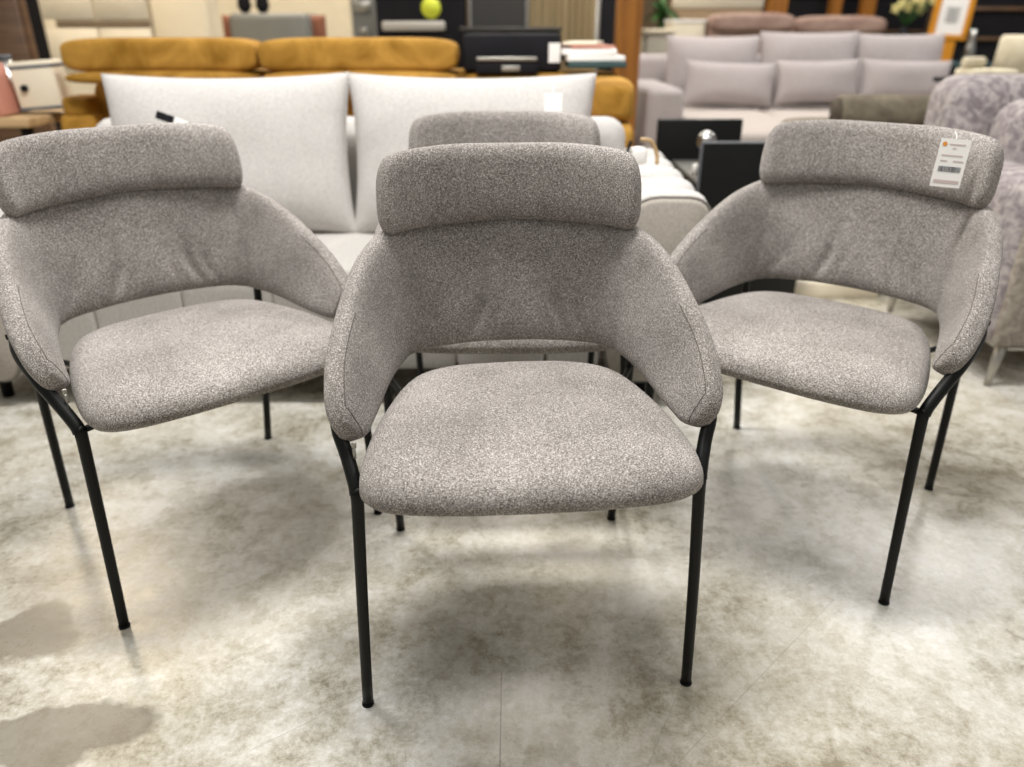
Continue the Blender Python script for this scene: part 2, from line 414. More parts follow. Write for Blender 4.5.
CH = [((.009, 1.170), 4.8, 'grey fabric armchair in front, nearest and standing in the middle of the others'),
      ((-.672, 1.453), 41.6, 'grey fabric armchair on the left, turned to face right, beside the pale sofa'),
      ((.653, 1.513), -39.0, 'grey fabric armchair on the right with a white price tag on its headrest'),
      ((-.015, 1.722), .9, 'grey fabric armchair mostly hidden behind the front middle one, only headrest top in view')]
chair0 = make_chair(); chairs = []
for i, ((x, y), a, lab) in enumerate(CH):
    o = chair0 if i == 0 else copy_tree(chair0)
    place(o, (x, y, 0), (0, 0, R(a))); o.scale = ((1, 1, 1), (1.035, 1.03, 1), (1.035, 1.02, 1), (1, 1, 1))[i]; tag(o, lab, 'chair', 'matching grey fabric armchairs'); chairs.append(o)

# price tag hanging on the right chair's headrest
def on_chair(i, p):
    (x, y), a, _ = CH[i]; a = R(a)
    return Vector((x + p[0] * cos(a) - p[1] * sin(a), y + p[0] * sin(a) + p[1] * cos(a), p[2]))
pt = thing('price_tag', 'white price tag with a barcode hanging on the headrest of the right armchair', 'price tag')
place(pt, on_chair(2, (.152, .098, .765)), (R(-6), R(3), R(-39 + 22)))
def plate(wd, ht, th, cx=0, cz=0, y=0, bm=None): return rbox((wd, th, ht), 0, 1, (cx, y, cz), bm=bm)
obj('card', plate(.052, .088, .0010), WHITE, pt, False)
b = bmesh.new(); x = -.019; random.seed(3)
while x < .019:
    wdt = random.choice((.0006, .001, .0016)); plate(wdt, .010, .0003, x + wdt / 2, -.011, -.0008, b); x += wdt + random.choice((.0006, .0012))
obj('barcode', b, INK, pt, False)
b = bmesh.new(); bmesh.ops.create_circle(b, cap_ends=True, segments=20, radius=.0042); b.transform(Matrix.Translation((-.018, -.0009, .034)) @ Matrix.Rotation(R(90), 4, 'X')); obj('logo', b, LOGO, pt, False)
b = bmesh.new()
for cx, cz, wd in ((.004, .034, .028), (0, .027, .006), (-.001, .014, .036), (.012, .004, .018), (-.013, .004, .012)): plate(wd, .0022, .0003, cx, cz, -.0008, b)
obj('print_lines', b, INKL, pt, False)
obj('footer_strip', plate(.044, .006, .0003, 0, -.034, -.0008), INKL, pt, False)
obj('string', tube([(.0, .0, .040), (.0, .012, .052), (0, .03, .057)], .0006, 6), WHITE, pt)

# ---------------------------------------------------------------- pale grey sofa behind the chairs
def pale_sofa():
    t = thing('sofa', 'pale grey fabric sofa with channelled arms right behind the grey armchairs', 'sofa', (-.5, 2.3, 0))
    O = Vector((-.5, 2.3, 0))
    def B(size, c, r=.03, seg=4, bm=None): return rbox(size, r, seg, Vector(c) - O, bm=bm)
    obj('base', B((1.98, .72, .22), (-.58, 2.44, .215), .03), PANEL, t)
    # front panel in stitched segments
    for k in range(7):
        xa = -1.402 + .249 * k
        obj('front_panel', puff((.249 if k < 6 else .15, .09, .26), Vector((xa + (.1245 if k < 6 else .08), 2.035, .245)) - O, e=.18), LINEN_SEAT, t)
    for k in range(7):
        obj('seat_cushion', puff((.251 if k < 6 else .15, .60, .15), Vector((-1.402 + .249 * k + (.1245 if k < 6 else .08), 2.30, .335)) - O, e=.22), LINEN_SEAT, t)
    obj('back_frame', B((1.75, .16, .46), (-.5, 2.66, .50), .06), LINEN, t)
    for s, xc in ((-1, -1.505), (1, .382)):
        def crease(p):
            ph = (p.y * 1) / .115
            k = .012 * (abs(sin(ph * pi)) ** .5)
            top = max(0, min(1, (p.z + .02) / .1))
            p = p.copy(); p.z += (k - .012) * top; p.x += math.copysign((k - .012) * .6, p.x) * top * min(1, abs(p.x) / .1)
            return p
        bm = bmesh.new(); rings = []
        ny = 90
        for i in range(ny + 1):
            y = 1.99 + .74 * i / ny; row = []
            e = 1.0; d = min(i, ny - i) / ny * .74
            if d < .03: e = (1 - (1 - d / .03) ** 2) ** .5 * .12 + .88
            rib = .032 * (1 - abs(sin((y - 1.96) / .155 * pi)) ** .6) * min(1, (y - 1.99) / .05)
            rise = 0.03 * (y - 1.99)
            for j in range(40):
                a = 2 * pi * j / 40
                q1, q2 = ((.95, .9) if cos(a) * s < 0 else (.35, .3)) if sin(a) > 0 else (.35, .35)
                px = sp(cos(a), q1) * .135 * e; pz = sp(sin(a), q2) * .265 * e
                up = max(0, min(1, pz / .12 + .1)); px *= 1 - rib / .135 * up; pz -= rib * up
                px *= 1.0 + .10 * (pz / .265)
                row.append(Vector((xc + px, y, .345 + pz + rise * up)) - O)
            rings.append(row)
        arm = obj('arm', loft(bm, rings), LINEN, t)
        bm = bmesh.new(); row = []
        rg = []
        for j in range(40):
            a = 2 * pi * j / 40; q1, q2 = ((.95, .9) if cos(a) * s < 0 else (.35, .3)) if sin(a) > 0 else (.35, .35)
            px = sp(cos(a), q1) * .128; pz = sp(sin(a), q2) * .257; px *= 1 + .1 * pz / .265
            row.append(Vector((xc + px, 1.977, .343 + pz)) - O); rg.append(Vector((xc + px * 1.02, 1.984, .343 + pz * 1.01)) - O)
        row2 = [p + Vector((0, .03, 0)) for p in row]
        row0 = [p * 1 for p in row]; cc = sum(row, Vector()) / 40; row0 = [cc + (p - cc) * .96 + Vector((0, -.006, 0)) for p in row]
        fp = obj('arm_front_panel', loft(bm, [row2, row, row0]), PANEL, arm)
        obj('piping', tube(rg + rg[:1], .0045, 8), SEAML, arm)
        for yy in (2.06, 2.66):
            obj('leg', tube([(xc - O.x, yy - O.y, 0), (xc - O.x, yy - O.y, .19)], [.016, .022], 12), BLACK, t)
    return t
ps = pale_sofa()
for k, (xc, lab) in enumerate(((-.866, 'large pale grey back cushion leaning at the left of the pale sofa'), (-.121, 'large pale grey back cushion with a small white tag, right side of the sofa'))):
    c = obj('back_cushion', pillow(.750, .475, .17, pinch=.07, seed=k * 9, wr=.005), LINEN, None)
    place(c, (xc, 2.44, .640), (R(-13), R(0 if k else -.3), 0)); tag(c, lab, 'cushion', 'large back cushions of the pale sofa')
    # piped edge
    loop = []
    for i in range(80):
        a = i / 80 * 4; s_ = int(a); f = -1 + 2 * (a - s_)
        u, v = ((f, -1), (1, f), (-f, 1), (-1, -f))[s_]
        loop.append((u * .375 * (1 - .056 * (1 - v * v) * abs(u) ** 3), 0, v * .2375 * (1 - .07 * (1 - u * u) * abs(v) ** 3)))
    obj('piping', tube(loop + loop[:1], .0035, 6), SEAML if False else LINEN_SEAT, c)
st = thing('label_tag', 'small white tag on the right back cushion of the pale sofa', 'tag', (.120, 2.362, .800), 0)
st.rotation_euler = (R(-13), 0, 0)
obj('card', rbox((.050, .002, .050), .0005, 1), WHITE, st, False)
obj('loop', tube([(0, 0, .024), (0, .02, .05)], .001, 6), WHITE, st)
st = thing('label_tag', 'black and white tag sticking up behind the headrest of the left armchair', 'tag', (-.99, 2.30, .752), 0)
st.rotation_euler = (R(-13), R(20), 0)
obj('card', rbox((.045, .002, .045), .0005, 1, (.035, 0, 0)), WHITE, st, False)
obj('black_card', rbox((.05, .003, .022), .0005, 1, (-.006, -.002, .012)), BLACKM, st, False)
rt = thing('hang_tag', 'white hang tag with a tan and black loop on the pale sofa right arm', 'tag', (.36, 2.25, .655), R(10))
obj('tag_card', rbox((.05, .03, .05), .012, 3, (0, 0, .012)), WHITE, rt)
obj('black_loop', tube(spline([(-.03, -.01, -.02), (-.036, -.01, .02), (-.028, -.01, .055)], 10), .005, 8), BLACKM, rt)
obj('tan_loop', tube(spline([(.0, -.01, .058), (.03, -.012, .052), (.048, -.016, .02), (.05, -.02, -.01)], 12), .006, 8), OAK, rt)
rs = tag(obj('red_slip', rbox((.09, .05, .003), .001, 1), RED, None, False), 'red paper slip on the right arm of the pale sofa', 'paper slip'); place(rs, (.285, 2.34, .655), (0, 0, R(-10)))

# ---------------------------------------------------------------- mustard sofa
def amber_sofa():
    O = Vector((-.6, 3.4, 0)); t = thing('sofa', 'mustard velvet sofa with rolled headrests behind the pale sofa', 'sofa', O)
    P = lambda s, c, e=.35, ez=None, rot=None: puff(s, Vector(c) - O, e, ez=ez, rot=rot)
    obj('base', rbox((2.2, .75, .22), .04, 3, Vector((-.65, 3.3, .24)) - O), AMBER, t)
    for k in range(3): obj('seat_cushion', P((.66, .62, .18), (-1.36 + .68 * k, 3.1, .42)), AMBER, t)
    obj('backrest', P((2.06, .26, .62), (-.68, 3.42, .53), .2), AMBER, t)
    for xa, xb in ((-1.735, -.985), (-.978, -.21)):
        h = obj('headrest', P((xb - xa, .20, .128), ((xa + xb) / 2, 3.28, .899), .14, .42), AMBER, t)
        obj('headrest_lip', P((xb - xa - .03, .18, .05), ((xa + xb) / 2 + .01, 3.215, .822), .14, .7), AMBER, h)
    obj('folded_headrest', P((.62, .34, .09), (.12, 3.34, .790), .3), AMBER, t)
    for s, xa in ((-1, -1.735), (1, .365)):
        a = obj('arm', P((.15, .66 if s > 0 else .3, .26), (xa, 3.14 if s > 0 else 3.34, .56), .3), AMBER, t)
        obj('arm_roll', P((.16, .62, .15) if s > 0 else (.11, .2, .08), (xa, 3.16 if s > 0 else 3.3, .755 if s > 0 else .71), .45), AMBER, a)
    for x in (-1.7, .35):
        for y in (3.0, 3.6): obj('leg', tube([(x - O.x, y - O.y, 0), (x - O.x, y - O.y, .15)], .02, 10), BLACK, t)
    return t
amber_sofa()
bx = thing('speaker_box', 'black box shaped loudspeaker lying on the folded headrest of the mustard sofa', 'loudspeaker', (.0, 3.30, .838))
obj('cabinet', rbox((.38, .22, .135), .012, 3, (0, .05, .07)), BLACKM, bx)
obj('white_sticker', rbox((.045, .002, .07), .0005, 1, (.165, -.062, .07)), WHITE, bx, False)
dv = thing('media_player', 'flat black device with a silver front strip beside the loudspeaker box', 'device', (-.02, 3.17, .835))
obj('case', rbox((.24, .06, .050), .006, 2, (0, .02, .026)), BLACKM, dv)
obj('silver_strip', rbox((.23, .01, .014), .003, 2, (0, -.012, .054)), STEEL, dv)
obj('badge', rbox((.07, .003, .02), .001, 1, (.015, -.012, .02)), STEEL, dv)
for k, (m, sx, dz, rz, lab) in enumerate(((TEAL, .22, .0, 0, 'dark teal folder at the bottom of the catalogue pile'), (WHITE, .22, .022, 3, 'white catalogue lying on the teal folder'), (WHITE, .21, .044, -5, 'white brochure in the middle of the catalogue pile'), (PINK, .17, .062, 8, 'salmon brochure near the top of the catalogue pile'), (CREAM, .13, .074, -12, 'cream leaflet on the very top of the catalogue pile'))):
    o = obj('catalogue', rbox((sx, .26, .02 if k < 3 else .011), .003, 2, (0, 0, .01)), m, None); place(o, (.325 - k * .010, 3.27 + k * .015, .858 + dz), (0, 0, R(rz))); tag(o, lab, 'catalogue', 'catalogues on the mustard sofa')

# ---------------------------------------------------------------- table with boxes at far left
tb = thing('display_table', 'pale wooden display table at the left edge beside the mustard sofa', 'table', (-2.16, 3.35, 0))
obj('tabletop', rbox((.62, .55, .035), .004, 2, (0, 0, .665)), OAK, tb)
for sx in (-.27, .27):
    for sy in (-.23, .23): obj('leg', rbox((.035, .035, .648), .003, 1, (sx, sy, .324)), BLACK, tb)
mg = thing('gift_box', 'pale grey box with dark edges leaning on the display table', 'box', (-1.875, 3.28, .684)); mg.rotation_euler = (0, R(-4), R(8))
obj('box_body', rbox((.16, .12, .17), .006, 2, (0, 0, .110)), CREAM, mg); obj('dark_rim', rbox((.166, .126, .012), .003, 2, (0, 0, .175)), INK, mg)
obj('dark_base', rbox((.166, .126, .012), .003, 2, (0, 0, .022)), INK, mg); obj('knob', tube([(-.04, -.06, .10), (-.04, -.075, .10)], .013, 10), BLACKM, mg)
for k, (x, y, m, r, hh, lab) in enumerate(((-2.03, 3.32, CHROME, .045, .2, 'silver canister standing beside the grey box'), (-2.22, 3.24, OAK, .04, .12, 'tan jar on the display table near the edge'), (-2.28, 3.42, YELLOW, .035, .22, 'dull yellow bottle at the back of the display table'))):
    o = obj('jar', tube([(0, 0, 0), (0, 0, hh * .08), (0, 0, hh * .7), (0, 0, hh * .8), (0, 0, hh)], [r * .9, r, r, r * .6, r * .55], 20), m, None); place(o, (x, y, .684)); tag(o, lab, 'jar')
    obj('lid', tube([(0, 0, hh), (0, 0, hh + .015)], r * .6, 16), INK, o)
o = obj('brochure', rbox((.035, .14, .19), .004, 2, (0, 0, .095)), PINK, None); place(o, (-1.985, 3.20, .684), (0, R(-12), 0)); tag(o, 'salmon brochure standing between the canister and the grey box', 'brochure')

# ---------------------------------------------------------------- black open unit with two upright panels
un = thing('display_unit', 'black panelled low unit between the pale sofa and the right armchair', 'shelf', (.86, 3.1, 0))
def U(s, c, r=.004): return rbox(s, r, 2, Vector(c) - Vector((.86, 3.1, 0)))
obj('front_panel', U((.42, .03, .615), (.905, 2.90, .3085)), BLACKP, un)
obj('metal_edge', U((.004, .032, .615), (.693, 2.899, .3085), .001), INK, un); obj('top_edge', U((.42, .032, .004), (.905, 2.899, .618), .001), INK, un)
obj('rear_panel', U((.36, .03, .645), (.80, 3.42, .3225)), BLACKP, un)
obj('shelf', U((.38, .48, .02), (.88, 3.16, .47)), GREYP, un); obj('shelf', U((.38, .48, .02), (.88, 3.16, .12)), GREYP, un)
bl = thing('table_lamp', 'small lamp with a round chrome head on the black unit', 'lamp', (.762, 3.12, .481))
obj('lamp_head', puff((.075, .075, .075), (0, 0, .115), 1.0, 16), CHROME, bl); obj('stem', tube([(0, 0, 0), (0, 0, .09)], .006, 8), BLACK, bl); obj('base', tube([(0, 0, 0), (0, 0, .012)], .035, 20), BLACK, bl)
for k, (x, lab) in enumerate(((.70, 'short pale cylinder on the black unit, left one'), (.735, 'tall tan cylinder on the black unit, right one'))):
    o = obj('candle', tube([(0, 0, 0), (0, 0, .04 + .03 * k), (0, 0, .045 + .03 * k)], [.010, .010, .006], 12), (WHITE, OAK)[k], None); place(o, (x, 3.0, .481)); tag(o, lab, 'candle', 'candles on the black unit')
wb = tag(obj('plinth', rbox((.36, .10, .06), .004, 2, (0, 0, .03)), CREAM, None), 'low cream plinth on the floor beside the black unit', 'plinth'); place(wb, (1.31, 3.02, 0))

# ---------------------------------------------------------------- taupe sofa with a bolster arm
def taupe_sofa():
    O = Vector((1.75, 3.7, 0)); t = thing('sofa', 'dark taupe sofa with a round bolster arm behind the right armchair', 'sofa', O)
    obj('base', rbox((.95, 1.0, .30), .04, 3, Vector((1.78, 3.75, .30)) - O), TAUPE_D, t)
    obj('side_panel', rbox((.60, .12, .26), .04, 4, Vector((1.68, 3.44, .49)) - O), TAUPE, t)
    b = bmesh.new(); rings = []
    for x, r in ((0, .060), (.004, .066), (.012, .07), (.50, .072), (.62, .07), (.63, .06)):
        rings.append([Vector((1.375 + x, 3.42 + r * cos(a), .672 + r * sin(a))) - O for a in [2 * pi * k / 28 for k in range(28)]])
    bo = obj('bolster_arm', loft(b, rings), TAUPE, t)
    obj('bolster_end', tube([Vector((1.367, 3.42, .672)) - O, Vector((1.376, 3.42, .672)) - O], .060, 28), TAUPE_D, bo)['label'] = 'darker round end of the bolster'
    obj('seat_cushion', puff((.75, .75, .16), Vector((1.75, 3.85, .50)) - O, .3), TAUPE, t)
    obj('backrest', puff((.18, .95, .32), Vector((2.2, 3.9, .50)) - O, .3), TAUPE, t)
    for x in (1.35, 2.2):
        for y in (3.3, 4.2): obj('leg', tube([(x - O.x, y - O.y, 0), (x - O.x, y - O.y, .17)], .018, 10), BLACK, t)
taupe_sofa()

# ---------------------------------------------------------------- mauve sectional with cushions
def mauve_sofa():
    O = Vector((1.9, 6.0, 0)); t = thing('sofa', 'mauve grey three seat sofa with a chaise far behind the right armchair', 'sofa', O)
    obj('base', rbox((2.42, .9, .26), .03, 3, Vector((2.04, 5.95, .22)) - O), MAUVE, t)
    for k in range(3): obj('seat_cushion', puff((.66, .78, .13), Vector((1.45 + .68 * k, 5.75, .40)) - O, .25), MAUVE_SEAT, t)
    obj('chaise', rbox((.80, 1.0, .22), .05, 4, Vector((1.62, 5.0, .35)) - O), MAUVE_SEAT, t)
    obj('backrest', rbox((2.3, .22, .66), .06, 4, Vector((1.95, 6.42, .48)) - O), MAUVE, t)
    obj('arm', rbox((.24, 1.05, .56), .04, 4, Vector((.985, 5.72, .36)) - O), MAUVE, t); obj('arm', rbox((.24, 1.0, .50), .04, 4, Vector((3.23, 5.85, .33)) - O), MAUVE, t)
    for x in (.95, 3.05):
        for y in (5.5, 6.4): obj('leg', tube([(x - O.x, y - O.y, 0), (x - O.x, y - O.y, .1)], .02, 8), BLACK, t)
mauve_sofa()
def zat(y, D):  # height of an image row at a ground distance (for laying out the far furniture)
    return 1 - D * math.tan(R(PITCH) + math.atan((y - 383.5) / FPX))
def xat(x, y, D):
    V = (y - 383.5) / FPX; return (x - 512) / FPX * D / (cos(R(PITCH)) - V * sin(R(PITCH)))
for k, (xa, xb, ya, yb) in enumerate(((668, 759, 35, 80), (761, 857, 31, 80), (857, 943, 33, 80))):
    D = 6.15; wd = xat(xb, 50, D) - xat(xa, 50, D); zt, zb = zat(ya, D), .48
    o = obj('back_cushion', pillow(wd + .02, zt - zb, .2, 18, seed=k), MAUVE, None); place(o, ((xat(xa, 50, D) + xat(xb, 50, D)) / 2, D, (zt + zb) / 2), (R(-8), 0, 0))
    tag(o, ('left', 'middle', 'right')[k] + ' one of the three tall back cushions on the mauve sofa', 'cushion', 'back cushions of the mauve sofa')
for k, (xa, xb, ya, yb) in enumerate(((683, 775, 63, 107), (774, 858, 61, 105), (858, 949, 61, 104))):
    D = 5.85; wd = xat(xb, 85, D) - xat(xa, 85, D); zt, zb = zat(ya, D), zat(yb, D)
    o = obj('throw_pillow', pillow(wd, zt - zb + .01, .18, 18, seed=k + 5, pinch=.09), MAUVE, None); place(o, ((xat(xa, 85, D) + xat(xb, 85, D)) / 2, D, (zt + zb) / 2 + .005), (R(-10), R((2, -1, 1)[k]), 0))
    tag(o, ('left', 'middle', 'right')[k] + ' one of the three lower front pillows on the mauve sofa', 'cushion', 'front pillows of the mauve sofa')

# ---------------------------------------------------------------- mottled velvet armchair at the right edge
def velvet_chair():
    O = Vector((1.80, 2.5, 0)); t = thing('lounge_chair', 'mottled purple grey velvet lounge chair with steel legs at the right edge', 'chair', O, 0)
    P = lambda s, c, e=.3, ez=None, rot=None: puff(s, Vector(c) - O, e, ez=ez, rot=rot, n=24)
    obj('backrest', rbox((.86, .24, .68), .085, 6, Vector((1.885, 2.78, .515)) - O), FUR, t)
    a = obj('arm', rbox((.20, .72, .50), .07, 5, Vector((1.50, 2.47, .375)) - O), FUR, t); obj('arm_front', rbox((.17, .03, .46), .012, 3, Vector((1.515, 2.115, .37)) - O), FUR2, a)['label'] = 'beige tinted front of the arm'
    a = obj('arm', rbox((.20, .72, .50), .07, 5, Vector((2.12, 2.47, .375)) - O), FUR, t); obj('arm_front', rbox((.17, .03, .46), .012, 3, Vector((2.10, 2.115, .37)) - O), FUR2, a)
    obj('seat', rbox((.5, .62, .28), .06, 4, Vector((1.81, 2.45, .30)) - O), FUR2, t)
    obj('back_pad', P((.54, .20, .40), (1.83, 2.56, .60), .4), FUR, t)
    for sx in (1.46, 2.14):
        b = bmesh.new()
        for y in (2.13, 2.80): tube([(sx - O.x, y - O.y, 0), (sx + .01 - O.x, y - O.y, .14)], [.010, .018], 8, b)
        tube([(sx + .01 - O.x, 2.13 - O.y, .128), (sx + .01 - O.x, 2.80 - O.y, .128)], .012, 8, b)
        obj('leg_frame', b, STEEL, t)
    b = bmesh.new(); tube([(1.47 - O.x, 2.13 - O.y, .128), (2.15 - O.x, 2.13 - O.y, .128)], .012, 8, b); obj('front_rail', b, STEEL, t)
velvet_chair()

# ---------------------------------------------------------------- far background, things with their own place and depth
def block(name, xa, xb, ya, yb, D, depth, mat, label, cat, group=None, zb=None, r=.01, parts=None):
    """a real box-shaped piece of furniture: front face at ground distance D spans the given columns; stands on zb (default floor)"""
    xm = (xa + xb) / 2; X0, X1 = xat(xa, (ya + yb) / 2, D), xat(xb, (ya + yb) / 2, D); z1 = zat(ya, D); z0 = 0 if zb is None else zb
    t = thing(name, label, cat, ((X0 + X1) / 2, D + depth / 2, z0), 0, group)
    obj('body', rbox((X1 - X0, depth, z1 - z0), r, 2, (0, 0, (z1 - z0) / 2)), mat, t, r > .02)
    return t, X1 - X0, z1 - z0
t, wd, ht = block('drawer_cabinet', 42, 150, -30, 60, 6.2, .2, CREAM, 'cream drawer cabinet at the far left behind the mustard sofa', 'cabinet')
obj('recess', rbox((wd - .02, .02, .035), .002, 1, (0, -.105, zat(24, 6.2))), BROWN, t); obj('side_post', rbox((.09, .02, ht), .002, 1, (-wd / 2 + .05, -.106, ht / 2)), CREAM2, t)
for k in (-1, 1): obj('drawer_front', rbox((wd / 2 - .02, .02, .30), .004, 1, (k * wd / 4, -.108, zat(24, 6.2) - .18)), CREAM, t)
for k in (-1, 1): obj('drawer_front', rbox((wd / 2 - .02, .02, .30), .004, 1, (k * wd / 4, -.108, zat(24, 6.2) + .18)), CREAM, t)
t, wd, ht = block('storage_cabinet', 152, 210, -25, 60, 6.2, .2, CREAM2, 'beige cabinet between the cream drawers and the grey bench', 'cabinet')
obj('door', rbox((wd - .02, .02, ht - .04), .004, 1, (0, -.11, ht / 2)), CREAM2, t)
t, wd, ht = block('plank_stack', -60, 24, -25, 60, 4.6, .06, DARKW, 'brown wooden cupboard at the top left corner', 'cupboard')
t.name = 'wooden_cupboard'; obj('door', rbox((wd - .03, .02, ht - .05), .004, 1, (0, -.04, ht / 2)), DARKW, t)
t, wd, ht = block('shelving', 24, 42, -30, 60, 7, .4, BLACKM, 'narrow dark shelf left of the cream drawers', 'shelf')
obj('shelf_board', rbox((wd, .05, .03), .002, 1, (0, -.2, .7)), DARKW, t)
# grey bench with terracotta cushions
t, wd, ht = block('bench', 228, 308, 13, 40, 7.1, .6, GREYP, 'grey bench sofa with terracotta cushions behind the mustard headrests', 'sofa', r=.05)
t.name = 'bench_sofa'
for s in (-1, 1): obj('arm', rbox((.14, .6, ht * .76), .03, 3, (s * (wd / 2 + .03), 0, ht * .38)), GREYP, t)
for k, (xx, lab) in enumerate(((220, 'left terracotta cushion by the grey bench'), (313, 'right terracotta cushion by the grey bench'))):
    D = 7.3; o = obj('cushion', pillow(.16, .26, .12, 14, seed=k), TERRA, None); place(o, (t.location.x + (-1, 1)[k] * (wd / 2 + .03), D, ht * .76 + .125), (0, 0, 0)); tag(o, lab, 'cushion', 'terracotta cushions')
for k, (xx, dz) in enumerate(((245, .0), (263, .0))):
    D = 7.3; o = obj('vase', tube([(0, 0, 0), (0, 0, .05), (0, 0, .12), (0, 0, .2)], [.03, .06, .05, .02], 14), BLACKM, None); place(o, (xat(xx, 10, D), D, zat(13, 7.1) + .002)); tag(o, ('left', 'right')[k] + ' dark vase on the grey bench', 'vase', 'dark vases on the bench')
t, wd, ht = block('partition', 200, 350, -35, 60, 8.6, .12, CREAM2, 'cream partition wall behind the grey bench', 'partition')
t, wd, ht = block('grey_pillar_cabinet', 352, 374, -25, 60, 6.0, .25, GREYP, 'narrow grey cabinet with a pale top left of the black cabinet', 'cabinet')
obj('pale_band', rbox((wd * .8, .012, .07), .002, 1, (0, -.13, zat(6, 6))), STEEL, t); obj('pale_knob', rbox((.05, .02, .04), .008, 2, (0, -.13, zat(31, 6))), STEEL, t)
t, wd, ht = block('black_cabinet', 376, 463, -30, 60, 5.4, .45, BLACKM, 'tall black cabinet with a round lime sticker', 'cabinet')
t.name = 'appliance_cabinet'
b = bmesh.new(); bmesh.ops.create_cone(b, cap_ends=True, segments=28, radius1=.062, radius2=.062, depth=.004)
b.transform(Matrix.Translation((xat(431, 8, 5.4) - t.location.x, -.228, zat(8, 5.4))) @ Matrix.Rotation(R(90), 4, 'X')); obj('round_sticker', b, YELLOW, t)['label'] = 'round lime sticker'
obj('silver_bar', rbox((.40, .06, .055), .012, 2, (xat(414, 26, 5.4) - t.location.x, -.24, zat(26, 5.4))), PALEG, t)['label'] = 'silver bar shaped handle'
t, wd, ht = block('charcoal_cabinet', 468, 527, -30, 34, 5.6, .4, DGREY, 'charcoal cabinet door between the black cabinet and the oak panel', 'cabinet')
t.name = 'wardrobe'
for s in (-1, 1): obj('metal_edge', rbox((.018, .02, ht), .003, 1, (s * wd / 2 - (0 if s > 0 else -.01), -.2, ht / 2)), GREYP, t)
t, wd, ht = block('oak_wardrobe', 528, 596, -30, 60, 5.7, .4, GROOVEW, 'oak coloured grooved wardrobe panel beside the orange post', 'wardrobe')
t.name = 'wardrobe'
b = bmesh.new()
for i in range(10): rbox((wd / 10 - .008, .02, ht - .02), .004, 1, (-wd / 2 + wd / 10 * (i + .5), -.205, ht / 2), bm=b)
obj('slatted_front', b, GROOVEW, t, False); obj('metal_edge', rbox((.03, .04, ht), .003, 1, (wd / 2 + .01, -.19, ht / 2)), STEEL, t)
t, wd, ht = block('low_black_bench', 462, 560, 31, 60, 5.0, .4, BLACKM, 'low black ledge in front of the charcoal cabinet', 'ledge')
t.name = 'media_bench'; obj('top_board', rbox((wd + .02, .42, .02), .003, 1, (0, 0, ht + .01)), DGREY, t)
t, wd, ht = block('dark_shelf', 600, 620, -30, 60, 6.6, .4, BLACKM, 'dark narrow bookcase between the oak panel and the orange post', 'bookcase'); t.name = 'bookcase'
obj('shelf_board', rbox((wd, .05, .02), .002, 1, (0, -.2, .8)), DARKW, t)
t, wd, ht = block('wooden_post', 619, 643, -40, 60, 5.2, .18, ORANGEW, 'orange wooden post beside the green plant', 'post', r=.008)
# potted plant
D = 8.2; px = xat(662, 12, D); pl = thing('potted_plant', 'leafy green plant in a pot left of the mauve sofa', 'plant', (px, D, 0))
obj('pot', tube([(0, 0, 0), (0, 0, .02), (0, 0, .6), (0, 0, .86), (0, 0, .88)], [.10, .12, .14, .15, .14], 20), plain('dull_grey_pot', '#8d8778', .7), pl)
obj('stem', tube([(0, 0, .86), (.01, 0, 1.15)], .012, 8), GREEN, pl)
b = bmesh.new(); random.seed(5)
for i in range(46):
    a = random.uniform(0, 2 * pi); el = random.uniform(-.25, 1.2); L = random.uniform(.14, .27); o0 = Vector((0, 0, random.uniform(.98, 1.16)))
    d = Vector((cos(a) * cos(el), sin(a) * cos(el), sin(el))); s = d.cross(Vector((0, 0, 1))).normalized(); nrm = s.cross(d)
    L1 = []
    for k in range(6):
        f = k / 5; p = o0 + d * L * f - Vector((0, 0, .10 * f * f)); wl = .035 * sin(pi * min(1, f * .95 + .04))
        L1.append([b.verts.new(p - s * wl), b.verts.new(p - nrm * .006), b.verts.new(p + s * wl)])
    for q, r_ in zip(L1, L1[1:]):
        for k in range(2): b.faces.new((q[k], q[k + 1], r_[k + 1], r_[k]))
obj('leaves', b, GREEN, pl)
t, wd, ht = block('crate_stack', 646, 672, 31, 80, 6.75, .5, plain('pale_grey_slats', '#a29c8e', .8, var=.1), 'pale grey crate beside the mauve sofa under the plant', 'crate'); t.name = 'crate'
obj('lid', rbox((wd + .04, .54, .03), .004, 1, (0, 0, ht)), CREAM2, t); obj('rim', rbox((wd + .03, .52, .04), .004, 1, (-.01, 0, ht - .26)), CREAM2, t)
t, wd, ht = block('white_box', 672, 704, 22, 60, 7.4, .4, CREAM, 'white cupboard behind the left end of the mauve sofa', 'cupboard'); t.name = 'low_cupboard'
obj('top_board', rbox((wd + .02, .42, .02), .003, 1, (0, 0, ht + .008)), WHITE, t)
t, wd, ht = block('partition', 672, 762, -35, 60, 8.8, .1, plain('beige_panel', '#b59c7c', .8, var=.05), 'beige partition wall above the rose sofas', 'partition')
obj('cream_panel', rbox((wd, .02, .28), .002, 1, (0, -.06, zat(6, 8.8) + .12)), CREAM, t)
# rose taupe sofas behind
for k, (xa, xb, ya, lab) in enumerate(((708, 791, 15, 'rose taupe sofa top, left of the two seen above the mauve sofa'), (794, 882, 18, 'rose taupe sofa top, right of the two seen above the mauve sofa'))):
    D = 7.4 + .2 * k; X0, X1 = xat(xa, 25, D), xat(xb, 25, D); z1 = zat(ya, D); wd = X1 - X0
    t = thing('sofa', lab, 'sofa', ((X0 + X1) / 2, D, 0), 0, 'rose taupe sofas')
    obj('base', rbox((wd, .8, .35), .04, 3, (0, .3, .2)), ROSE, t); obj('backrest', puff((wd, .24, z1 - .3), (0, .05, (z1 + .3) / 2), .25), ROSE, t)
    obj('headrest', puff((wd + .02, .26, .16), (0, 0, z1 - .06), .35, ez=.6), ROSE, t)
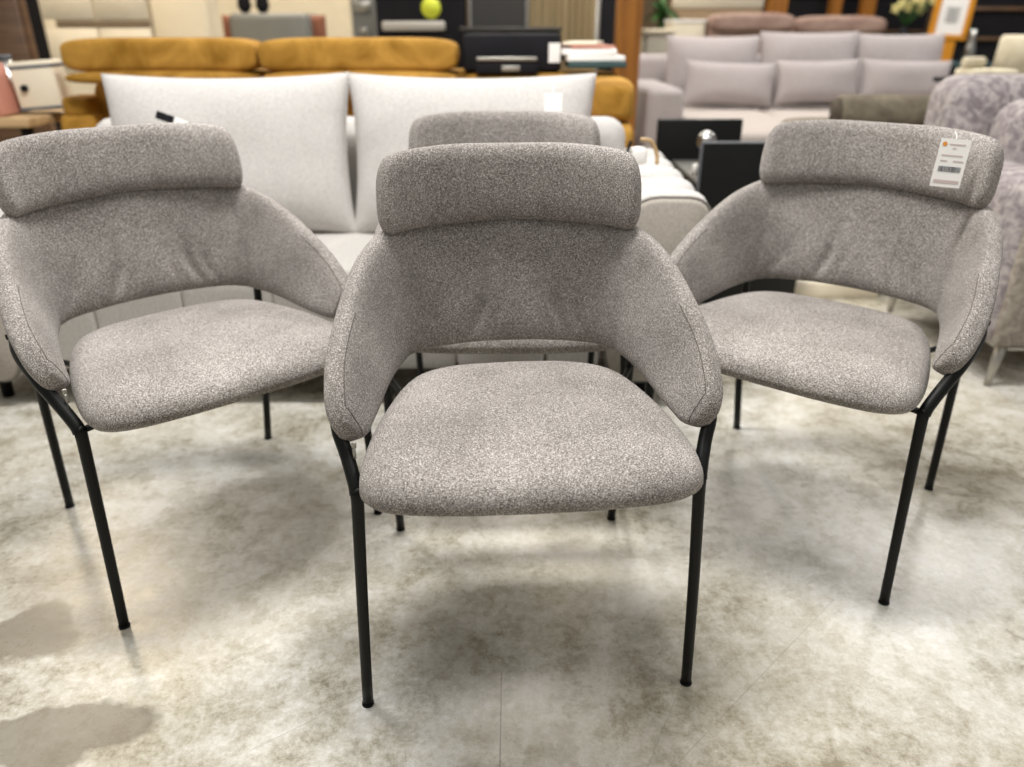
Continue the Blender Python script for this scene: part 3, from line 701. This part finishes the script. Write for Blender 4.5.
# dark shelving wall with brown posts
for k, (xa, xb, D) in enumerate(((762, 795, 9.2), (826, 850, 9.4), (858, 884, 9.3), (985, 1004, 8.6))):
    t, wd, ht = block('wooden_post', xa + 8, xb - 6, -45, 40, D, .15, ORANGEW, ('first', 'second', 'third', 'fourth and rightmost')[k] + ' brown post from the left against the dark wall at top right', 'post', 'brown posts at the back', r=.006)
t, wd, ht = block('dark_bookcase', 764, 930, -35, 50, 9.8, .4, BLACKM, 'long dark bookcase against the back wall above the rose sofas', 'bookcase'); t.name = 'bookcase'
for z in (.5, .95, 1.35): obj('shelf_board', rbox((wd, .06, .03), .002, 1, (0, -.21, z)), DARKW, t)
t, wd, ht = block('dark_bookcase', 955, 1080, -35, 60, 7.8, .4, BLACKM, 'dark bookcase behind the cream lampshade at top right', 'bookcase'); t.name = 'bookcase'
for z in (.5, .9, 1.15): obj('shelf_board', rbox((wd, .06, .03), .002, 1, (0, -.21, z)), DARKW, t)
# flower vase
D = 7.6; fv = thing('flower_vase', 'vase of pale yellow flowers left of the orange frame', 'vase', (xat(906, 20, D), D, 0))
obj('stand', rbox((.3, .3, .84), .01, 2, (0, 0, .42)), BLACKM, fv)
obj('vase', tube([(0, 0, .84), (0, 0, .88), (0, 0, .94), (0, 0, 1.0)], [.04, .07, .05, .025], 16), BLACKM, fv)
b = bmesh.new(); random.seed(9)
for i in range(14):
    d = Vector((random.uniform(-.2, .22), random.uniform(-.1, .1), random.uniform(1.12, 1.36)))
    tube([(0, 0, 1.0), d], .004, 5, b)
obj('stems', b, GREEN, fv)
random.seed(9); PETAL = plain('pale_yellow_petals', '#d8cf8c', .8)
for i in range(14):
    d = Vector((random.uniform(-.2, .22), random.uniform(-.1, .1), random.uniform(1.12, 1.36))); b = bmesh.new()
    for k in range(5):
        a = k * 2 * pi / 5; e = d + Vector((cos(a) * .05, -.01, sin(a) * .05)); tube([d, (d + e) / 2, e], [.006, .016, .004], 6, b)
    obj('flower', b, PETAL, fv)
# orange framed notice
D = 6.9; zc0 = zat(17, D); nf = thing('notice_stand', 'orange framed notice stand holding a white sheet at top right', 'sign', (xat(946, 17, D), D, 0)); nf.rotation_euler = (0, R(2.5), 0)
X0, X1 = xat(934, 17, D), xat(972, 17, D); wd = X1 - X0
b = bmesh.new(); zt = zat(-14, D); zb = zat(37, D)
for s in (-1, 1): rbox((.045, .03, zt - zb), .004, 1, (s * (wd / 2 - .02), 0, (zt + zb) / 2), bm=b)
for z in (zt, zb): rbox((wd, .03, .04), .004, 1, (0, 0, z), bm=b)
obj('frame', b, ORANGE, nf, False)
obj('paper', rbox((wd - .07, .006, zt - zb - .02), .001, 1, (0, 0, (zt + zb) / 2)), WHITE, nf, False)
b = bmesh.new()
for k in range(6): rbox((.12 - .03 * (k % 2), .003, .010), 0, 1, (0, -.005, zat(15, D) + .05 - .02 * k), bm=b)
obj('print_lines', b, plain('pale_grey_print', '#9a9a97', .8), nf, False)
obj('post', rbox((.13, .05, zb - .02), .006, 1, (.02, .02, (zb - .02) / 2)), ORANGE, nf, False)
# cream lampshade and folded throws
D = 5.2; ls = thing('floor_lamp', 'cream drum lampshade at the right edge above the velvet chair', 'lamp', (xat(1030, 50, D), D, 0))
zt, zb = zat(35, D), zat(74, D); b = bmesh.new()
loft(b, [[Vector((r * cos(a), r * sin(a), z)) for a in [2 * pi * k / 40 for k in range(40)]] for r, z in ((.17, zb), (.185, zb), (.175, zt - .02), (.16, zt), (.15, zt))])
obj('lamp_shade', b, CREAMC, ls); obj('pole', tube([(0, 0, 0), (0, 0, zb + .02)], .012, 10), BLACK, ls); obj('base', tube([(0, 0, 0), (0, 0, .02)], .14, 28), BLACK, ls)
D = 4.5; sb = thing('side_table', 'low dark table carrying the cream throws behind the velvet chair', 'table', (xat(1000, 75, D), D + .1, 0))
zz = zat(80, D); obj('tabletop', rbox((.42, .4, .025), .004, 1, (0, 0, zz - .0125)), BLACKM, sb)
for sx in (-.17, .17):
    for sy in (-.16, .16): obj('leg', tube([(sx, sy, 0), (sx, sy, zz - .02)], .012, 8), BLACK, sb)
o = obj('folded_throw', puff((.27, .26, .055), (0, 0, .028), .4), CREAMC, None); place(o, (xat(992, 75, D), D + .06, zz + .001), (0, 0, R(-8))); tag(o, 'cream folded throw lying flat behind the velvet chair', 'throw')
o = obj('rolled_throw', tube([(-.06, 0, .03), (-.055, 0, .03), (.055, 0, .03), (.06, 0, .03)], [.02, .03, .03, .02], 18), CREAMC, None); place(o, (xat(982, 62, D), D + .08, zz + .055), (0, 0, R(10))); tag(o, 'small cream rolled throw on top of the folded one', 'throw')
D = 7.3
o = obj('vase', tube([(0, 0, 0), (0, 0, .02), (0, 0, .12), (0, 0, .2), (0, 0, .26)], [.02, .05, .04, .02, .03], 16), CHROME, None); place(o, (xat(972, 40, D), D, zat(62, D))); tag(o, 'slim silver vase beside the orange notice stand', 'vase')
st_ = thing('side_table', 'dark green table under the slim silver vase', 'table', (xat(972, 62, D), D + .05, 0)); zz = zat(62, D)
obj('tabletop', rbox((.5, .4, .03), .004, 1, (0, 0, zz - .017)), TEAL, st_); obj('pedestal', tube([(0, 0, 0), (0, 0, zz - .03)], .04, 12), TEAL, st_); obj('base', tube([(0, 0, 0), (0, 0, .02)], .16, 24), TEAL, st_)
